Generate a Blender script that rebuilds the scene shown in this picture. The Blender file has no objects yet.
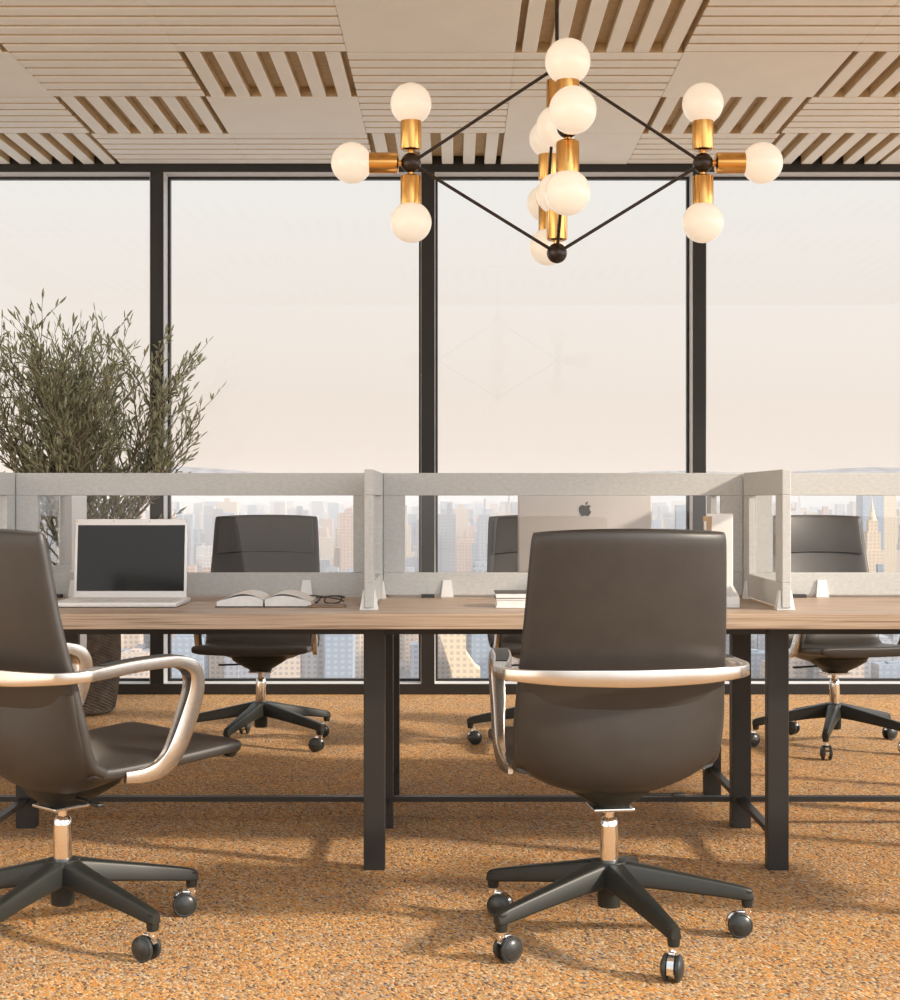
import bpy, bmesh, math, random
from mathutils import Vector, Matrix
random.seed(7)
PI = math.pi
SC = bpy.context.scene
COL = SC.collection

# ---------------------------------------------------------------- camera, sky, sun, exposure
cam_d = bpy.data.cameras.new('camera')
cam = bpy.data.objects.new('camera', cam_d); COL.objects.link(cam)
cam.location = (0, 0, 1.06); cam.rotation_euler = (PI/2, 0, 0)
cam_d.sensor_fit = 'VERTICAL'; cam_d.sensor_height = 36; cam_d.sensor_width = 36
cam_d.lens = 1512/1000*36
cam_d.shift_x = -0.006
cam_d.clip_start = .05; cam_d.clip_end = 30000
SC.camera = cam

SKY_STRENGTH = 0.94
SUN_STRENGTH = 4.6
SUN_GLOW = 2.1
world = bpy.data.worlds.new('sky'); SC.world = world; world.use_nodes = True
wn = world.node_tree.nodes; wl = world.node_tree.links
wn.clear()
w_out = wn.new('ShaderNodeOutputWorld'); w_bg = wn.new('ShaderNodeBackground')
w_tc = wn.new('ShaderNodeTexCoord'); w_sep = wn.new('ShaderNodeSeparateXYZ'); w_ramp = wn.new('ShaderNodeValToRGB')
w_map = wn.new('ShaderNodeMapRange'); w_map.inputs[1].default_value = -1; w_map.inputs[2].default_value = 1
wl.new(w_tc.outputs['Generated'], w_sep.inputs[0]); wl.new(w_sep.outputs['Z'], w_map.inputs[0])
wl.new(w_map.outputs[0], w_ramp.inputs[0]); 
# cool glow added to the sky round the sun as fill light
w_dot = wn.new('ShaderNodeVectorMath'); w_dot.operation = 'DOT_PRODUCT'; w_dot.inputs[1].default_value = Vector((1.97, -.81, 1.0)).normalized()
wl.new(w_tc.outputs['Generated'], w_dot.inputs[0])
w_mr = wn.new('ShaderNodeMapRange'); w_mr.inputs[1].default_value = .05; w_mr.inputs[2].default_value = 1.0; wl.new(w_dot.outputs['Value'], w_mr.inputs[0])
w_pw = wn.new('ShaderNodeMath'); w_pw.operation = 'POWER'; w_pw.inputs[1].default_value = 1.6; wl.new(w_mr.outputs[0], w_pw.inputs[0])
w_mu = wn.new('ShaderNodeVectorMath'); w_mu.operation = 'SCALE'; w_mu.inputs[0].default_value = (SUN_GLOW*.94, SUN_GLOW, SUN_GLOW*1.06); wl.new(w_pw.outputs[0], w_mu.inputs['Scale'])
w_ad = wn.new('ShaderNodeVectorMath'); w_ad.operation = 'ADD'; wl.new(w_ramp.outputs[0], w_ad.inputs[0]); wl.new(w_mu.outputs[0], w_ad.inputs[1])
wl.new(w_ad.outputs[0], w_bg.inputs[0]); wl.new(w_bg.outputs[0], w_out.inputs[0])
w_bg.inputs[1].default_value = SKY_STRENGTH
cr = w_ramp.color_ramp
cr.elements[0].position = 0.0; cr.elements[0].color = (.85, .82, .79, 1)
cr.elements[1].position = 1.0; cr.elements[1].color = (.80, .88, 1.0, 1)
for p, c in ((.485, (.55, .48, .42)), (.505, (.87, .735, .635)), (.535, (.885, .79, .705)), (.595, (.895, .865, .82)), (.75, (.84, .89, .95))):
    e = cr.elements.new(p); e.color = (*c, 1)

sun_d = bpy.data.lights.new('sun', 'SUN'); sun = bpy.data.objects.new('sun', sun_d); COL.objects.link(sun)
sun_d.energy = SUN_STRENGTH; sun_d.angle = math.radians(4); sun_d.color = (1.0, .86, .69)
sun.rotation_euler = Vector((-1.97, .81, -1.0)).to_track_quat('-Z', 'Y').to_euler()
sun.location = (6, -2, 6)

vs = SC.view_settings
SC.display_settings.display_device = 'sRGB'
vs.view_transform = 'Standard'; vs.look = 'None'; vs.gamma = 1.0; vs.exposure = 0.11; vs.use_curve_mapping = False
SC.cycles.transparent_max_bounces = 32
SC.cycles.max_bounces = 10

# ---------------------------------------------------------------- materials
def new_mat(name):
    m = bpy.data.materials.new(name); m.use_nodes = True
    n = m.node_tree.nodes; n.clear()
    out = n.new('ShaderNodeOutputMaterial'); b = n.new('ShaderNodeBsdfPrincipled')
    m.node_tree.links.new(b.outputs[0], out.inputs[0])
    return m, n, m.node_tree.links, b, out
def ramp(n, stops):
    r = n.new('ShaderNodeValToRGB'); e = r.color_ramp.elements
    e[0].position = stops[0][0]; e[0].color = (*stops[0][1], 1)
    e[1].position = stops[-1][0]; e[1].color = (*stops[-1][1], 1)
    for p, c in stops[1:-1]:
        x = e.new(p); x.color = (*c, 1)
    return r
def mat(name, col, rough=.5, metal=0, var=.08, scale=30, bump=0, bscale=200, spec=.5, stretch=(1, 1, 1)):
    m, n, l, b, out = new_mat(name)
    b.inputs['Roughness'].default_value = rough; b.inputs['Metallic'].default_value = metal
    b.inputs['Specular IOR Level'].default_value = spec
    tc = n.new('ShaderNodeTexCoord'); mp = n.new('ShaderNodeMapping'); mp.inputs['Scale'].default_value = stretch
    l.new(tc.outputs['Object'], mp.inputs[0])
    t = n.new('ShaderNodeTexNoise'); t.inputs['Scale'].default_value = scale; t.inputs['Detail'].default_value = 4
    l.new(mp.outputs[0], t.inputs['Vector'])
    lo = tuple(max(0, c*(1-var)) for c in col); hi = tuple(min(1, c*(1+var)) for c in col)
    r = ramp(n, [(.3, lo), (.7, hi)]); l.new(t.outputs[0], r.inputs[0]); l.new(r.outputs[0], b.inputs['Base Color'])
    if bump:
        t2 = n.new('ShaderNodeTexNoise'); t2.inputs['Scale'].default_value = bscale; t2.inputs['Detail'].default_value = 3
        l.new(mp.outputs[0], t2.inputs['Vector'])
        bp = n.new('ShaderNodeBump'); bp.inputs['Strength'].default_value = bump; bp.inputs['Distance'].default_value = .004
        l.new(t2.outputs[0], bp.inputs['Height']); l.new(bp.outputs[0], b.inputs['Normal'])
    return m
M = {}
M['leather'] = mat('leather', (.037, .033, .030), .42, 0, .10, 14, .10, 420, .5)
M['alu'] = mat('polished_aluminium', (.66, .62, .575), .22, 1, .04, 8)
M['chrome'] = mat('chrome', (.88, .86, .84), .07, 1, .02, 8)
M['black_plastic'] = mat('black_plastic', (.019, .020, .017), .42, 0, .1, 20, .04, 500, .35)
M['rubber'] = mat('rubber', (.028, .031, .030), .30, 0, .1, 20)
M['black_metal'] = mat('black_metal', (.020, .018, .016), .45, 0, .08, 12)
M['frame_metal'] = mat('window_frame_metal', (.015, .014, .013), .42, 0, .08, 6)
M['reveal'] = mat('pale_reveal', (.66, .66, .66), .4, 0, .03, 6)
M['white_plastic'] = mat('white_plastic', (.80, .80, .79), .35, 0, .03, 10)
M['felt'] = mat('felt', (.53, .535, .525), .95, 0, .07, 150, .12, 500, .1, (.45, .45, 1))
M['slat'] = mat('ceiling_cream', (.92, .94, .91), .7, 0, .02, 5, .05, 90)
M['board'] = mat('ceiling_board', (.62, .49, .31), .75, 0, .10, 40)
M['brass'] = mat('brass', (.78, .44, .14), .17, 1, .05, 10)
M['bronze'] = mat('dark_bronze', (.035, .024, .018), .25, .3, .2, 30)
M['laptop_shell'] = mat('laptop_shell', (.76, .745, .73), .38, .15, .02, 10)
M['screen'] = mat('dark_screen', (.012, .012, .012), .12, 0, .05, 3)
M['computer_shell'] = mat('computer_shell', (.68, .645, .615), .35, .2, .02, 5)
M['logo'] = mat('logo_grey', (.05, .045, .042), .25, .3, .02, 5)
M['paper'] = mat('paper', (.78, .765, .74), .85, 0, .05, 60)
M['ink'] = mat('ink', (.05, .05, .05), .8, 0, .1, 60)
M['book_cover'] = mat('book_cover', (.055, .045, .04), .5, 0, .1, 30)
M['tan'] = mat('tan_card', (.46, .31, .19), .7, 0, .1, 40)
M['brown_leather'] = mat('brown_leather', (.19, .10, .06), .45, 0, .15, 40)
M['bark'] = mat('bark', (.16, .12, .085), .9, 0, .3, 40, .5, 60)
M['soil'] = mat('soil', (.05, .035, .025), .95, 0, .3, 80, .6, 90)

def glass_mat(name, tint=(1, 1, 1), ior=1.5, rough=0.0):
    m, n, l, b, out = new_mat(name); n.remove(b)
    tr = n.new('ShaderNodeBsdfTransparent'); tr.inputs[0].default_value = (*tint, 1)
    gl = n.new('ShaderNodeBsdfGlossy'); gl.inputs['Roughness'].default_value = rough; gl.inputs['Color'].default_value = (1, 1, 1, 1)
    fr = n.new('ShaderNodeFresnel'); fr.inputs['IOR'].default_value = ior
    ge = n.new('ShaderNodeNewGeometry'); inv = n.new('ShaderNodeMath'); inv.operation = 'SUBTRACT'; inv.inputs[0].default_value = 1
    mu = n.new('ShaderNodeMath'); mu.operation = 'MULTIPLY'; mix = n.new('ShaderNodeMixShader')
    l.new(ge.outputs['Backfacing'], inv.inputs[1]); l.new(inv.outputs[0], mu.inputs[0]); l.new(fr.outputs[0], mu.inputs[1])
    l.new(mu.outputs[0], mix.inputs[0]); l.new(tr.outputs[0], mix.inputs[1]); l.new(gl.outputs[0], mix.inputs[2])
    l.new(mix.outputs[0], out.inputs[0])
    return m
M['glass'] = glass_mat('window_glass', (.985, .985, .985), 1.4)
M['screen_glass'] = glass_mat('screen_glass', (.965, .965, .965), 1.75)
M['lens'] = glass_mat('lens_glass', (.95, .95, .95), 1.5)

def opal():
    m, n, l, b, out = new_mat('opal_glass')
    b.inputs['Base Color'].default_value = (.80, .74, .65, 1); b.inputs['Roughness'].default_value = .10
    b.inputs['Emission Color'].default_value = (1.0, .86, .68, 1)
    b.inputs['Emission Strength'].default_value = .36
    return m
M['opal'] = opal()

def wood():
    m, n, l, b, out = new_mat('oak_veneer')
    b.inputs['Roughness'].default_value = .42
    tc = n.new('ShaderNodeTexCoord'); mp = n.new('ShaderNodeMapping'); mp.inputs['Scale'].default_value = (1.1, 18, 70)
    l.new(tc.outputs['Object'], mp.inputs[0])
    t = n.new('ShaderNodeTexNoise'); t.inputs['Scale'].default_value = 3.0; t.inputs['Detail'].default_value = 7; t.inputs['Distortion'].default_value = .5
    l.new(mp.outputs[0], t.inputs['Vector'])
    r = ramp(n, [(.30, (.20, .138, .094)), (.44, (.38, .272, .19)), (.56, (.46, .338, .24)), (.72, (.52, .395, .29))])
    l.new(t.outputs[0], r.inputs[0]); l.new(r.outputs[0], b.inputs['Base Color'])
    bp = n.new('ShaderNodeBump'); bp.inputs['Strength'].default_value = .1; bp.inputs['Distance'].default_value = .002
    l.new(t.outputs[0], bp.inputs['Height']); l.new(bp.outputs[0], b.inputs['Normal'])
    return m
M['wood'] = wood()

def carpet():
    m, n, l, b, out = new_mat('loop_carpet')
    b.inputs['Roughness'].default_value = .95; b.inputs['Specular IOR Level'].default_value = .1
    tc = n.new('ShaderNodeTexCoord')
    m0 = n.new('ShaderNodeMapping'); m0.inputs['Rotation'].default_value = (0, 0, math.radians(-118)); l.new(tc.outputs['Object'], m0.inputs[0])
    mp = n.new('ShaderNodeMapping'); mp.inputs['Scale'].default_value = (100, 190, 90); l.new(m0.outputs[0], mp.inputs[0])
    v = n.new('ShaderNodeTexVoronoi'); v.inputs['Scale'].default_value = 1.0; v.inputs['Randomness'].default_value = .85
    l.new(mp.outputs[0], v.inputs['Vector'])
    sp = n.new('ShaderNodeSeparateColor'); l.new(v.outputs['Color'], sp.inputs[0])
    r = ramp(n, [(0, (.10, .075, .065)), (.14, (.27, .175, .11)), (.30, (.45, .268, .125)), (.50, (.53, .345, .165)), (.72, (.59, .235, .045)), (.88, (.68, .53, .33)), (1.0, (.31, .29, .27))])
    r.color_ramp.interpolation = 'LINEAR'
    l.new(sp.outputs[0], r.inputs[0])
    # broad patches of more orange and more grey yarn
    t = n.new('ShaderNodeTexNoise'); t.inputs['Scale'].default_value = 3.5; t.inputs['Detail'].default_value = 6; t.inputs['Roughness'].default_value = .7
    l.new(tc.outputs['Object'], t.inputs['Vector'])
    r2 = ramp(n, [(.35, (.86, .88, .95)), (.65, (1.05, .98, .84))]); l.new(t.outputs[0], r2.inputs[0])
    mx = n.new('ShaderNodeMix'); mx.data_type = 'RGBA'; mx.blend_type = 'MULTIPLY'; mx.inputs[0].default_value = 1
    l.new(r.outputs[0], mx.inputs[6]); l.new(r2.outputs[0], mx.inputs[7]); l.new(mx.outputs[2], b.inputs['Base Color'])
    inv = n.new('ShaderNodeMath'); inv.operation = 'SUBTRACT'; inv.inputs[0].default_value = 1; l.new(v.outputs['Distance'], inv.inputs[1])
    bp = n.new('ShaderNodeBump'); bp.inputs['Strength'].default_value = .6; bp.inputs['Distance'].default_value = .004
    l.new(inv.outputs[0], bp.inputs['Height']); l.new(bp.outputs[0], b.inputs['Normal'])
    return m
M['carpet'] = carpet()

def wicker():
    m, n, l, b, out = new_mat('wicker')
    b.inputs['Roughness'].default_value = .7; b.inputs['Base Color'].default_value = (.15, .115, .088, 1)
    tc = n.new('ShaderNodeTexCoord'); t = n.new('ShaderNodeTexNoise'); t.inputs['Scale'].default_value = 25
    l.new(tc.outputs['Object'], t.inputs['Vector'])
    r = ramp(n, [(.3, (.075, .058, .045)), (.7, (.14, .108, .085))]); l.new(t.outputs[0], r.inputs[0]); l.new(r.outputs[0], b.inputs['Base Color'])
    return m
M['wicker'] = wicker()
def leaf():
    m, n, l, b, out = new_mat('olive_leaf')
    b.inputs['Roughness'].default_value = .5
    tc = n.new('ShaderNodeTexCoord'); t = n.new('ShaderNodeTexNoise'); t.inputs['Scale'].default_value = 18; t.inputs['Detail'].default_value = 3
    l.new(tc.outputs['Object'], t.inputs['Vector'])
    r = ramp(n, [(.3, (.20, .215, .115)), (.52, (.36, .37, .225)), (.72, (.58, .58, .42))]); l.new(t.outputs[0], r.inputs[0]); l.new(r.outputs[0], b.inputs['Base Color'])
    tr = n.new('ShaderNodeBsdfTranslucent'); l.new(r.outputs[0], tr.inputs[0])
    mx = n.new('ShaderNodeMixShader'); mx.inputs[0].default_value = .33
    l.new(b.outputs[0], mx.inputs[1]); l.new(tr.outputs[0], mx.inputs[2]); l.new(mx.outputs[0], out.inputs[0])
    return m
M['leaf'] = leaf()

def facade(name, wall, win, sx=3.6, sz=3.6):
    m, n, l, b, out = new_mat(name)
    b.inputs['Roughness'].default_value = .7
    ge = n.new('ShaderNodeNewGeometry'); sp = n.new('ShaderNodeSeparateXYZ'); l.new(ge.outputs['Position'], sp.inputs[0])
    ad = n.new('ShaderNodeMath'); ad.operation = 'ADD'; l.new(sp.outputs[0], ad.inputs[0]); l.new(sp.outputs[1], ad.inputs[1])
    def band(src, period, duty):
        d = n.new('ShaderNodeMath'); d.operation = 'DIVIDE'; d.inputs[1].default_value = period; l.new(src, d.inputs[0])
        f = n.new('ShaderNodeMath'); f.operation = 'FRACT'; l.new(d.outputs[0], f.inputs[0])
        g = n.new('ShaderNodeMath'); g.operation = 'LESS_THAN'; g.inputs[1].default_value = duty; l.new(f.outputs[0], g.inputs[0])
        return g.outputs[0]
    mu = n.new('ShaderNodeMath'); mu.operation = 'MULTIPLY'
    l.new(band(ad.outputs[0], sx, .55), mu.inputs[0]); l.new(band(sp.outputs[2], sz, .55), mu.inputs[1])
    mx = n.new('ShaderNodeMix'); mx.data_type = 'RGBA'; l.new(mu.outputs[0], mx.inputs[0])
    mx.inputs[6].default_value = (*wall, 1); mx.inputs[7].default_value = (*win, 1); l.new(mx.outputs[2], b.inputs['Base Color'])
    return m
FAC = [facade('facade_brick', (.52, .36, .29), (.30, .23, .21), 3.6, 3.4), facade('facade_cream', (.56, .45, .36), (.34, .29, .26), 3.4, 3.2),
       facade('facade_grey', (.34, .36, .40), (.22, .24, .28), 3.8, 3.4), facade('facade_blue', (.24, .29, .36), (.32, .38, .45), 4.2, 3.4),
       facade('facade_white', (.56, .52, .50), (.36, .35, .36), 3.2, 3.4), facade('facade_slate', (.28, .29, .33), (.18, .19, .23), 3.6, 3.4)]
M['city_floor'] = mat('city_floor', (.22, .21, .22), .95, 0, .45, .012)
M['gold_stone'] = facade('gold_stone', (.70, .54, .36), (.50, .39, .28), 3.4, 3.2)

# ---------------------------------------------------------------- mesh helpers
class MB:
    def __init__(s): s.v = []; s.f = []; s.mi = []; s.cur = 0
    def add(s, vs_, fs):
        o = len(s.v); s.v += [tuple(v) for v in vs_]; s.f += [tuple(i+o for i in f) for f in fs]; s.mi += [s.cur]*len(fs)
        return s
    def box(s, x0, x1, y0, y1, z0, z1, bev=0, seg=2, mtx=None):
        bm = bmesh.new(); bmesh.ops.create_cube(bm, size=1)
        for v in bm.verts:
            v.co = Vector((x0+(v.co.x+.5)*(x1-x0), y0+(v.co.y+.5)*(y1-y0), z0+(v.co.z+.5)*(z1-z0)))
        if bev: bmesh.ops.bevel(bm, geom=bm.edges[:], offset=bev, segments=seg, profile=.5, affect='EDGES')
        bm.verts.index_update()
        s.add([(mtx @ v.co) if mtx else v.co for v in bm.verts], [[v.index for v in f.verts] for f in bm.faces]); bm.free()
        return s
    def loft(s, loops, caps=True, closed=False):
        n = len(loops[0]); vs_ = [p for lp in loops for p in lp]; fs = []
        k = len(loops)
        for i in range(k if closed else k-1):
            a = i*n; b = ((i+1) % k)*n
            for j in range(n):
                j2 = (j+1) % n
                fs.append((a+j, a+j2, b+j2, b+j))
        if caps and not closed:
            fs.append(tuple(reversed(range(n)))); fs.append(tuple(range((k-1)*n, k*n)))
        return s.add(vs_, fs)
    def tube(s, pts, r, n=8, caps=True):
        pts = [Vector(p) for p in pts]; loops = []
        up = None
        for i, p in enumerate(pts):
            t = (pts[min(i+1, len(pts)-1)]-pts[max(i-1, 0)]).normalized()
            if up is None:
                up = Vector((0, 0, 1)) if abs(t.z) < .9 else Vector((1, 0, 0))
            a = t.cross(up).normalized(); b = a.cross(t).normalized(); up = b
            rr = r[i] if isinstance(r, (list, tuple)) else r
            loops.append([p+(a*math.cos(q)+b*math.sin(q))*rr for q in [2*PI*j/n for j in range(n)]])
        return s.loft(loops, caps)
    def lathe(s, prof, n=20, mtx=None):          # prof: (radius, z)
        mtx = mtx or Matrix()
        loops = [[mtx @ Vector((r*math.cos(2*PI*j/n), r*math.sin(2*PI*j/n), z)) for j in range(n)] for r, z in prof]
        return s.loft(loops, True)
    def prism(s, poly, d, mtx):                  # polygon in local xy, thickness d along z
        n = len(poly)
        a = [mtx @ Vector((x, y, 0)) for x, y in poly]; b = [mtx @ Vector((x, y, d)) for x, y in poly]
        fs = [tuple(reversed(range(n))), tuple(range(n, 2*n))]+[(i, (i+1) % n, n+(i+1) % n, n+i) for i in range(n)]
        return s.add(a+b, fs)
    def build(s, name, m, parent=None, smooth=None, loc=None):
        me = bpy.data.meshes.new(name); me.from_pydata(s.v, [], s.f)
        for mm in (m if isinstance(m, (list, tuple)) else [m]): me.materials.append(mm)
        if isinstance(m, (list, tuple)):
            for p, i in zip(me.polygons, s.mi): p.material_index = i
        bm = bmesh.new(); bm.from_mesh(me); bmesh.ops.recalc_face_normals(bm, faces=bm.faces); bm.to_mesh(me); bm.free()
        if smooth is not None:
            for p in me.polygons: p.use_smooth = True
            me.set_sharp_from_angle(angle=math.radians(smooth))
        o = bpy.data.objects.new(name, me); COL.objects.link(o)
        if parent: o.parent = parent
        if loc: o.location = loc
        return o
def axis_mtx(p, d):
    return Matrix.Translation(Vector(p)) @ Vector(d).to_track_quat('Z', 'Y').to_matrix().to_4x4()
def tag(o, label=None, cat=None, group=None, kind=None):
    if label: o['label'] = label
    if cat: o['category'] = cat
    if group: o['group'] = group
    if kind: o['kind'] = kind
    return o
def empty(name, loc, rz=0):
    o = bpy.data.objects.new(name, None); COL.objects.link(o); o.location = loc; o.rotation_euler = (0, 0, rz); o.empty_display_size = .1
    return o
def copy_tree(o, parent=None):
    c = o.copy(); COL.objects.link(c)
    if parent: c.parent = parent
    for ch in list(o.children): copy_tree(ch, c)
    return c
def struct(o, label=None): return tag(o, label, kind='structure')
def catmull(P, n=6):
    out = []
    P = [Vector(p) for p in P]
    for i in range(len(P)-1):
        p0 = P[max(i-1, 0)]; p1 = P[i]; p2 = P[i+1]; p3 = P[min(i+2, len(P)-1)]
        for k in range(n):
            t = k/n
            out.append(.5*((2*p1)+(p2-p0)*t+(2*p0-5*p1+4*p2-p3)*t*t+(3*p1-p0-3*p2+p3)*t**3))
    out.append(P[-1]); return out
def rrect(a, c, r, k=3):
    L = []
    for sx, sy, a0 in ((1, 1, 0), (-1, 1, 90), (-1, -1, 180), (1, -1, 270)):
        for i in range(k+1):
            q = math.radians(a0+90*i/k); L.append((sx*(a-r)+r*math.cos(q), sy*(c-r)+r*math.sin(q)))
    return L
def superloop(n, ex):
    L = []
    for j in range(n):
        a = 2*PI*j/n; c, s_ = math.cos(a), math.sin(a)
        L.append((math.copysign(abs(c)**(2/ex), c), math.copysign(abs(s_)**(2/ex), s_)))
    return L

# ---------------------------------------------------------------- room shell
WIN_Y = 8.24
CEIL = 2.89
b = MB(); b.box(-4.6, 8.5, -6, 8.42, -.12, 0); struct(b.build('floor', M['carpet']), 'orange and tan flecked loop carpet')

b = MB(); b.box(-4.75, -4.6, -6, 8.42, -.12, 3.02); struct(b.build('bounce_wall_left', mat('bounce_wall_paint', (.86, .85, .83), .8, 0, .02, 4)), 'unseen pale wall added on the left to bounce light')  # out of view, added to bounce sunlight up to the ceiling

# window wall
MUL = [-4.589, -3.110, -1.631, -.153, 1.327, 2.806, 4.285]
b = MB(); b.box(-4.6, 4.6, WIN_Y, WIN_Y+.16, 0, .057, .002); struct(b.build('baseboard_back', M['frame_metal']), 'black bottom rail of the window wall')
b = MB(); b.box(-4.6, 4.6, WIN_Y, WIN_Y+.16, 2.848, 3.02, .002); struct(b.build('trim_1', M['frame_metal']), 'black top rail of the window wall')
for i, x in enumerate(MUL):
    b = MB(); b.box(x-.036, x+.036, WIN_Y, WIN_Y+.16, .057, 2.848, .002)
    struct(b.build('trim_%d' % (i+2), M['frame_metal']), 'black window mullion')
for i in range(1, 5):
    x0, x1 = MUL[i]+.036, MUL[i+1]-.036
    y0, y1 = WIN_Y+.11, WIN_Y+.15
    w = .016; z0, z1 = .057, 2.848
    b = MB(); b.box(x0, x0+w, y0, y1, z0, z1).box(x1-w, x1, y0, y1, z0, z1).box(x0+w, x1-w, y0, y1, z0, z0+w).box(x0+w, x1-w, y0, y1, z1-w, z1)
    fr = struct(b.build('window_%d' % i, M['frame_metal']), 'tall fixed window pane in a thin black frame')
    rv = MB(); t_ = .003
    rv.box(x0, x0+t_, WIN_Y+.004, y0, z0, z1).box(x1-t_, x1, WIN_Y+.004, y0, z0, z1).box(x0+t_, x1-t_, WIN_Y+.004, y0, z0, z0+t_).box(x0+t_, x1-t_, WIN_Y+.004, y0, z1-t_, z1)
    tag(rv.build('reveal', M['reveal'], fr), 'pale grey inner reveal')
    g = MB(); g.box(x0+w, x1-w, y0+.016, y0+.024, z0+w, z1-w); g.build('pane', M['glass'], fr)

# ceiling: a board above with felt panels of slats hung under it
b = MB(); b.box(-3.9, 4.2, 2.2, 8.24, CEIL+.045, CEIL+.12); ceil_o = struct(b.build('ceiling', M['board']), 'tan ceiling board hung with cream slatted acoustic panels')
PX, PY = .69, .685
def panel_proto(kind):
    b = MB()
    if kind == 'P':
        b.box(.001, PX-.001, .001, PY-.001, -.045, 0, .003)
    elif kind == 'Y':
        for k in range(6):
            c = (k+.5)*PX/6; b.box(c-.031, c+.031, .002, PY-.002, -.045, 0, .004)
    else:
        for k in range(6):
            c = (k+.5)*PY/6; b.box(0, PX, c-.0435, c+.0435, -.045, 0, .004, 2)
    o = b.build('ceiling_panel', [M['slat'], M['board']], ceil_o)
    for p in o.data.polygons: p.material_index = 0 if p.normal.z < -.3 else 1      # cream felt face on a tan core
    return o
protos = {}
rows = ['YYXXYPXYPX', 'XXYPXPYXYP', 'YPXYXXPYXX', 'XYXXPYXXYP', 'PXYXXPXYXY', 'XYPXYXYPXY', 'YXXPXYXXYX', 'XPYXYXPYXX']
# columns run from x = .242-5*.69
for r, row in enumerate(rows):
    for c, k in enumerate(row):
        x = .242+(c-5)*PX; y = WIN_Y-(r+1)*PY
        if x+PX > 4.2 or y < 2.2: continue
        if k in protos:
            o = protos[k].copy(); COL.objects.link(o); o.parent = ceil_o
        else:
            o = protos[k] = panel_proto(k)
        o.location = (x, y, CEIL+.045)

# ---------------------------------------------------------------- bench desk
TOP = .747; ON = TOP+.0006
DF, DM, DB = 4.326, 4.878, 5.428       # leg depths
desk = tag(empty('bench_desk', (0, DM, 0)), 'long oak-topped bench desk on black square metal legs, carrying the grey screens', 'desk')
b = MB(); b.box(-2.75, 2.25, 4.15-DM, 5.606-DM, TOP-.042, TOP, .002); wt = b.build('worktop', M['wood'], desk)
for dy in (DF+.03-DM, DB-.03-DM):
    b = MB(); b.box(-2.7, 2.2, dy-.02, dy+.02, TOP-.072, TOP-.042); b.build('rail', M['black_metal'], desk)
LX = [-2.546, -1.390, -.234, .922, 2.078]
for x in LX:
    for D, dp in ((DF, .04), (DM, .055), (DB, .04)):
        b = MB(); b.box(x-.0305, x+.0305, D-DM, D-DM+dp, 0, TOP-.042, .002); b.build('leg', M['black_metal'], desk)
    b = MB(); b.box(x-.012, x+.012, DF+.04-DM, 0, .083, .1); b.box(x-.012, x+.012, .055, DB-DM, .083, .1); b.build('stretcher', M['black_metal'], desk)
for i in range(4):
    b = MB(); b.box(LX[i]+.0305, LX[i+1]-.0305, .01, .04, .084, .1); b.build('stretcher', M['black_metal'], desk)
for x in (-1.284, -.090, 1.1):
    b = MB(); b.box(x-.021, x+.021, -.045, -.018, TOP-.004, TOP+.011, .001); tag(b.build('cable_port', M['ink'], desk), 'black cable port')

# ---------------------------------------------------------------- desk screens
ZB, ZT, HB, HT = TOP+.004, 1.147, .826, 1.0745
def foot_bm(b, along_x, p, q, w=.040, wt=.027, h=.055, th=.0125):
    # U-shaped white clip gripping the bottom edge: two tapered cheeks and a base
    for sgn in (-1, 1):
        loops = []
        for t in (0, .35, .75, 1):
            hw = (w+(wt-w)*t)/2; off0 = th+.001; off1 = th+.011*(1-t*.75)+.002
            z = ON+h*t
            if along_x: pts = [(p-hw, q+sgn*off0, z), (p+hw, q+sgn*off0, z), (p+hw, q+sgn*off1, z), (p-hw, q+sgn*off1, z)]
            else: pts = [(p+sgn*off0, q-hw, z), (p+sgn*off0, q+hw, z), (p+sgn*off1, q+hw, z), (p+sgn*off1, q-hw, z)]
            loops.append(pts)
        b.loft(loops)
    if along_x: b.box(p-w/2, p+w/2, q-th-.013, q+th+.013, ON, ON+.006)
    else: b.box(p-th-.013, p+th+.013, q-w/2, q+w/2, ON, ON+.006)
def screen(name, a0, a1, pos, along_x, stile0, stile1, feet, label, cat='desk screen', th=.0125):
    def bx(b, u0, u1, z0, z1, t, bev=.002):
        if along_x: b.box(u0-a0, u1-a0, -t, t, z0, z1, bev)
        else: b.box(-t, t, u0-a0, u1-a0, z0, z1, bev)
    root = empty(name, (a0, pos, 0) if along_x else (pos, a0, 0))
    tag(root, label, cat, 'grey felt desk screens')
    b = MB(); zb = TOP+.007
    bx(b, a0, a1, HT, ZT, th); bx(b, a0, a1, zb, HB, th); bx(b, a0, a0+stile0, HB, HT, th); bx(b, a1-stile1, a1, HB, HT, th)
    b.build('frame', M['felt'], root)
    b = MB(); bx(b, a0+stile0, a1-stile1, HB, HT, .002, 0); tag(b.build('pane', M['screen_glass'], root), 'clear glass pane')
    for u in feet:
        b = MB(); foot_bm(b, along_x, (u-a0) if along_x else 0, 0 if along_x else (u-a0)); b.build('foot', M['white_plastic'], root)
    return root
DX = [-2.615, -1.43, -.2475, .937, 2.12]
T2 = .0135
feet_main = [[-2.4, -1.66], [-1.226, -.481], [-.028, .70], [1.177, 1.9]]
lab_main = ['grey felt desk screen with glass pane at the far left edge of the photo',
            'long grey felt desk screen with glass pane standing behind the laptop and open book',
            'long grey felt desk screen with glass pane in front of the white desktop computer',
            'long grey felt desk screen with glass pane right of the right-hand cross divider']
for i in range(4):
    screen('desk_screen', DX[i]+T2, DX[i+1]-T2, DM, True, .07, .07, feet_main[i], lab_main[i])
lab_front = {1: 'grey felt cross divider at the left edge, left of the laptop, on the desk',
             2: 'grey felt cross divider seen almost edge on, right of the eyeglasses',
             3: 'grey felt cross divider just right of the white organiser'}
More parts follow.
